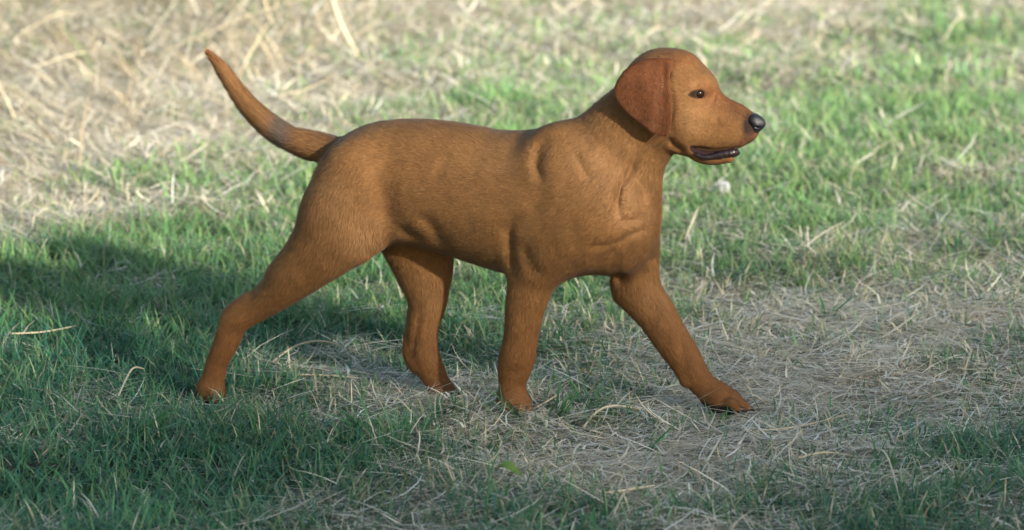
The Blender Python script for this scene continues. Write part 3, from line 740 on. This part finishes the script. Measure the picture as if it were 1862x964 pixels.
lying_straw([(1292, 583), (1312, 556)], .0026, 'short broken straw leaning on the long stalk behind the reaching leg', lift=.015)
lying_straw([(1060, 789), (1085, 773), (1120, 766), (1183, 757)], .0032, 'thick curved pale straw in front of the reaching paw', arch=.012)
lying_straw([(955, 756), (985, 746), (1022, 738)], .0026, 'straight straw touching the planted front paw', lift=.02)
lying_straw([(1090, 929), (1130, 919), (1190, 908)], .0034, 'broad bleached straw nearest the bottom edge of the picture', lift=.02)
lying_straw([(1585, 830), (1612, 880), (1640, 950)], .0022, 'thin straw standing out of the grass in the lower right corner', arch=.03)
lying_straw([(1650, 396), (1730, 455), (1800, 500), (1880, 552)], .0012, 'very long thin pale stem slanting down to the right edge', lift=.06, col=(.5, .48, .42))
lying_straw([(20, 640), (80, 632), (140, 620)], .0026, 'lone pale straw in the dark grass far from the dog on the tail side', lift=.03)
lying_straw([(215, 745), (240, 705), (262, 690)], .0026, 'pale straw leaning up in the grass beside the rear paw', arch=.01, lift=.03)
lying_straw([(1370, 805), (1450, 790), (1540, 762)], .0024, 'straw with a slight bend on the bare hay patch', lift=.018)
lying_straw([(1450, 855), (1500, 842), (1560, 848)], .0028, 'flat pale straw between the hay patch and the green corner', lift=.02)
lying_straw([(600, 60), (470, 110), (300, 150)], .0028, 'long bleached stem lying across the flattened dry grass', lift=.10, arch=.03)
lying_straw([(505, 205), (560, 180), (612, 157)], .0035, 'pale stem pointing at the sky beside the raised tail', lift=.04)
# stalk that rises out of the top of the picture
b0 = ground_pt(652, 112)
pts = [P(a, c, b0[1]) for a, c in [(652, 112), (645, 92), (628, 62), (614, 30), (604, -5), (598, -60), (590, -120)]]
pp, rr = densify(np.array(pts), [.006, .0065, .007, .007, .007, .006, .003], 6); v_, q_ = tube_mesh(pp - b0, rr, 10)
o = quads_mesh('dry_stalk', v_, q_, mat=M_STALK, col=np.tile([.42, .37, .26], (len(v_), 1))); o.location = b0
tag(o, 'thick pale curved dry stalk standing up out of the bleached grass', 'dry stalk')
# dandelion clock
b0 = ground_pt(1314, 368); hc = P(1316, 341, b0[1]) - b0
o = bpy.data.objects.new('dandelion', None); S.collection.objects.link(o); o.location = b0; tag(o, 'round white dandelion seed head in the grass in front of the dog', 'dandelion')
pp, rr = densify(np.array([[0, 0, 0], [.002, 0, hc[2] * .5], list(hc)]), [.0022, .002, .0018], 5); v_, q_ = tube_mesh(pp, rr, 8)
quads_mesh('stem', v_, q_, mat=mat('dandelion_stem', .6, (.18, .22, .10))[0], parent=o)
r = np.random.default_rng(5); n = 260; d = r.normal(size=(n, 3)); d /= np.linalg.norm(d, axis=1, keepdims=True); vs, qs = [], []; k = 0
for di in d:
    a = np.cross(di, [.3, .5, .8]); a /= np.linalg.norm(a); b_ = np.cross(di, a); c0 = hc + di * .012
    for th in np.linspace(0, 2 * np.pi, 9)[:-1]:
        e = c0 + (a * math.cos(th) + b_ * math.sin(th)) * .0045 + di * .0035; s_ = np.cross(e - c0, di); s_ = s_ / np.linalg.norm(s_) * .00045
        vs += [c0 - s_, c0 + s_, e + s_, e - s_]; qs.append([k, k + 1, k + 2, k + 3]); k += 4
    s_ = a * .0003; vs += [hc + di * .003 - s_, hc + di * .003 + s_, c0 + s_, c0 - s_]; qs.append([k, k + 1, k + 2, k + 3]); k += 4
quads_mesh('seed_head', np.array(vs), np.array(qs), mat=mat('white_fluff', .9, (.48, .5, .52))[0], parent=o, smooth=False)
v_, q_ = uv_sphere(hc, .0035, 8); quads_mesh('seed_core', v_, q_, mat=mat('seed_brown', .8, (.16, .11, .07))[0], parent=o)
# fallen leaves
def leaf(px_, py_, L, Wd, ang, col, label, lift=.03):
    c0 = ground_pt(px_, py_); n = 9; u = np.linspace(0, 1, n); vs = []
    for j, t_ in enumerate((-1, 0, 1)):
        wv = Wd / 2 * np.sin(np.pi * np.clip(u, 0.02, .99) ** .8); x = (u - .5) * L; y = wv * t_; z = lift + .006 * np.sin(u * 5) + abs(t_) * wv * .35
        vs.append(np.stack([x * math.cos(ang) - y * math.sin(ang), x * math.sin(ang) + y * math.cos(ang), z], 1))
    v_ = np.concatenate(vs); q_ = [[j * n + i, j * n + i + 1, (j + 1) * n + i + 1, (j + 1) * n + i] for j in (0, 1) for i in range(n - 1)]
    o = quads_mesh('fallen_leaf', v_, np.array(q_), mat=M_GRASS, col=np.tile(col, (len(v_), 1))); o.location = c0; tag(o, label, 'leaf')
leaf(1068, 708, .030, .022, .3, (.42, .30, .06), 'small yellow leaf lying on the straw under the dog')
leaf(925, 905, .05, .04, -.3, (.14, .24, .05), 'yellow green broad leaf low in the grass in front of the dog', .035)
leaf(1455, 695, .022, .014, .2, (.05, .16, .05), 'small dark green leaf on the bare hay patch')
# broad bladed tufts
def tuft(px_, py_, n, L, Wd, az0, spread, tilt, label, seed, col=(.045, .155, .055)):
    c0 = ground_pt(px_, py_); r = np.random.default_rng(seed)
    base = np.stack([r.normal(0, .012 * spread, n), r.normal(0, .010 * spread, n), np.full(n, -.004)], 1)
    az = az0 + r.normal(0, 1.1 * spread, n); cc = np.array(col)[None] * (.7 + .6 * r.random(n))[:, None]
    Vv, c = blades(base, az, tilt * (.5 + r.random(n)), L * (.55 + .55 * r.random(n)), Wd * (.6 + .6 * r.random(n)), .3 + .7 * r.random(n), cc, cc * 1.3 + .02, r)
    o = blade_mesh('grass_tuft', [(Vv, c)], M_GRASS); o.location = c0; tag(o, label, 'grass tuft', 'broad bladed tufts standing out of the mown grass')
tuft(245, 800, 34, .16, .006, .2, .9, 1.0, 'lush tuft with long blades leaning over below the rear paw', 1)
tuft(1012, 764, 12, .10, .0055, 0, .6, .4, 'tuft of a few upright blades just ahead of the planted front paw', 2)
tuft(950, 770, 8, .10, .005, 3.0, .4, .5, 'few slender blades crossing over the planted front paw', 3)
tuft(1735, 462, 26, .10, .007, 1.5, .9, .8, 'dark broad bladed clump beside the long thin stem', 4, (.03, .11, .04))
tuft(1335, 515, 34, .085, .006, .3, 1.3, .8, 'green clump growing behind the reaching front leg', 5)
tuft(1500, 590, 10, .095, .006, .8, .8, .7, 'small tuft with one leaning blade on the straw beyond the reaching paw', 6)
tuft(1385, 900, 30, .075, .005, 0, 1.4, .8, 'low tuft at the near edge of the hay patch', 7)
tuft(1640, 860, 46, .085, .005, .4, 1.8, .7, 'wide dense tuft in the lower right corner', 8)
tuft(1308, 774, 9, .055, .0045, 0, .8, .3, 'few short blades in front of the reaching paw', 9, (.06, .19, .05))
tuft(815, 762, 26, .075, .004, 0, 1.2, .7, 'soft tuft hiding the toes of the far hind paw', 10)
tuft(390, 748, 30, .075, .0038, 0, 1.3, .6, 'tuft hiding the toes of the pushing hind paw', 11)
tuft(1160, 835, 8, .12, .007, .3, .5, 1.1, 'leaning broad blades on the straw in front of the dog', 12)
tuft(665, 800, 14, .10, .007, 3.4, .8, .9, 'broad blades leaning to the tail side below the belly', 13)

for pts_, rad_, lab_ in (
    ([(415, 112), (455, 62), (520, 22), (565, 2)], .0042, 'long pale stem rising from beside the tail tip toward the top edge'),
    ([(400, 100), (470, 52), (530, 40)], .0032, 'shorter stem fanning out below the long one beside the tail tip'),
    ([(40, 112), (120, 92), (220, 108), (330, 140)], .0040, 'arched pale stem crossing the bleached heap on the tail side'),
    ([(60, 150), (170, 140), (290, 168), (345, 175)], .0034, 'long flat stem at the foot of the bleached heap'),
    ([(0, 40), (60, 10), (110, -15)], .0040, 'stem leaning out of the picture at the far corner behind the tail'),
    ([(150, 0), (168, 40), (180, 62)], .0040, 'upright broad dry blade in the heap near the far corner'),
    ([(270, 120), (330, 60), (372, 20), (420, -12)], .0036, 'slanting stem running up through the bleached heap'),
    ([(175, 205), (178, 170), (170, 150)], .0034, 'short grey stem standing under the heap'),
    ([(1155, 110), (1195, 90), (1230, 96)], .0030, 'bent straw just behind the skull of the dog'),
    ([(1355, 150), (1400, 152), (1440, 172)], .0022, 'thin arched straw in the sunlit grass ahead of the eyes'),
    ([(1570, 228), (1610, 275), (1640, 300)], .0024, 'slanting straw in the bright green grass ahead of the nose'),
    ([(1715, 95), (1745, 72), (1790, 84)], .0036, 'curled dry leaf blade in the far sunlit grass ahead of the dog')):
    lying_straw(pts_, rad_, lab_, lift=.05 if pts_[0][0] < 600 else .03, arch=.03, group='pale stems in the far grass', col=(.50, .44, .32))
# ================================================================ hedge added unseen behind the camera on the sun's side, shaped to shade the lawn
M_LEAF = leafy('leaf', .5, .3); M_BARK = mat('bark', .9, (.12, .085, .055))[0]
SHADE_HEDGE_D, SHADE_HEDGE_H = 12.0, 12.0 * math.tan(EL) + .24
def make_shade_hedge():
    sd = sun_dir[:2] / np.linalg.norm(sun_dir[:2]); rt = np.array([-sd[1], sd[0]])
    o = bpy.data.objects.new('shade_hedge', None); S.collection.objects.link(o)
    o.location = (sd[0] * SHADE_HEDGE_D, sd[1] * SHADE_HEDGE_D, 0); o.rotation_euler = (0, 0, math.atan2(rt[1], rt[0]))
    tag(o, 'added unseen leafy hedge with a loose top', 'shade_hedge')
    r = np.random.default_rng(400); parts = []
    for i in range(44):
        x0 = -8.5 + i * .4 + r.normal(0, .06); pp, rr = densify([[x0, 0, -.05], [x0 + r.normal(0, .1), r.normal(0, .1), 1.0], [x0 + r.normal(0, .25), r.normal(0, .2), 2.0], [x0 + r.normal(0, .3), r.normal(0, .25), SHADE_HEDGE_H]], [.035, .028, .018, .004], 4)
        parts.append(tube_mesh(pp, rr, 6))
    off = 0; vs, qs = [], []
    for a_, b_ in parts: vs.append(a_); qs.append(b_ + off); off += len(a_)
    quads_mesh('stems', np.concatenate(vs), np.concatenate(qs), mat=M_BARK, parent=o)
    n = 92000; x = r.uniform(-9, 9, n); top = SHADE_HEDGE_H + .10 * (vnoise(x, x * 0, .5, 61) - .5) + .22 * (vnoise(x, x * 0, 2.2, 62) - .5) - .16 * np.clip(x / 1.4, -1, 1)
    z = top + .55 - 3.2 * r.random(n) ** 1.0; over = (z - (top - .55)) / 1.10; k = (z > .05) & (r.random(n) < np.clip(1 - over, 0, 1) ** 1.7); x, z = x[k], z[k]; n = len(x)  # leaves thinned upward to set how much sun passes
    y = r.uniform(-.65, .65, n) + .15 * (vnoise(x, z, .5, 63) - .5); c = np.stack([x, y, z], 1); s_ = .04 + .03 * r.random(n)
    u = r.normal(size=(n, 3)); u /= np.linalg.norm(u, axis=1, keepdims=True); w_ = np.cross(u, r.normal(size=(n, 3))); w_ /= np.linalg.norm(w_, axis=1, keepdims=True)
    u *= s_[:, None]; w_ *= s_[:, None] * .5
    v_ = np.stack([c - u, c - w_, c + u, c + w_], 1).reshape(-1, 3); q_ = np.arange(4 * n).reshape(n, 4)
    col = np.repeat(np.array([.05, .11, .03]) * (.6 + .8 * r.random(n))[:, None], 4, 0)
    quads_mesh('foliage', v_, q_, mat=M_LEAF, parent=o, col=col, smooth=False)
make_shade_hedge()
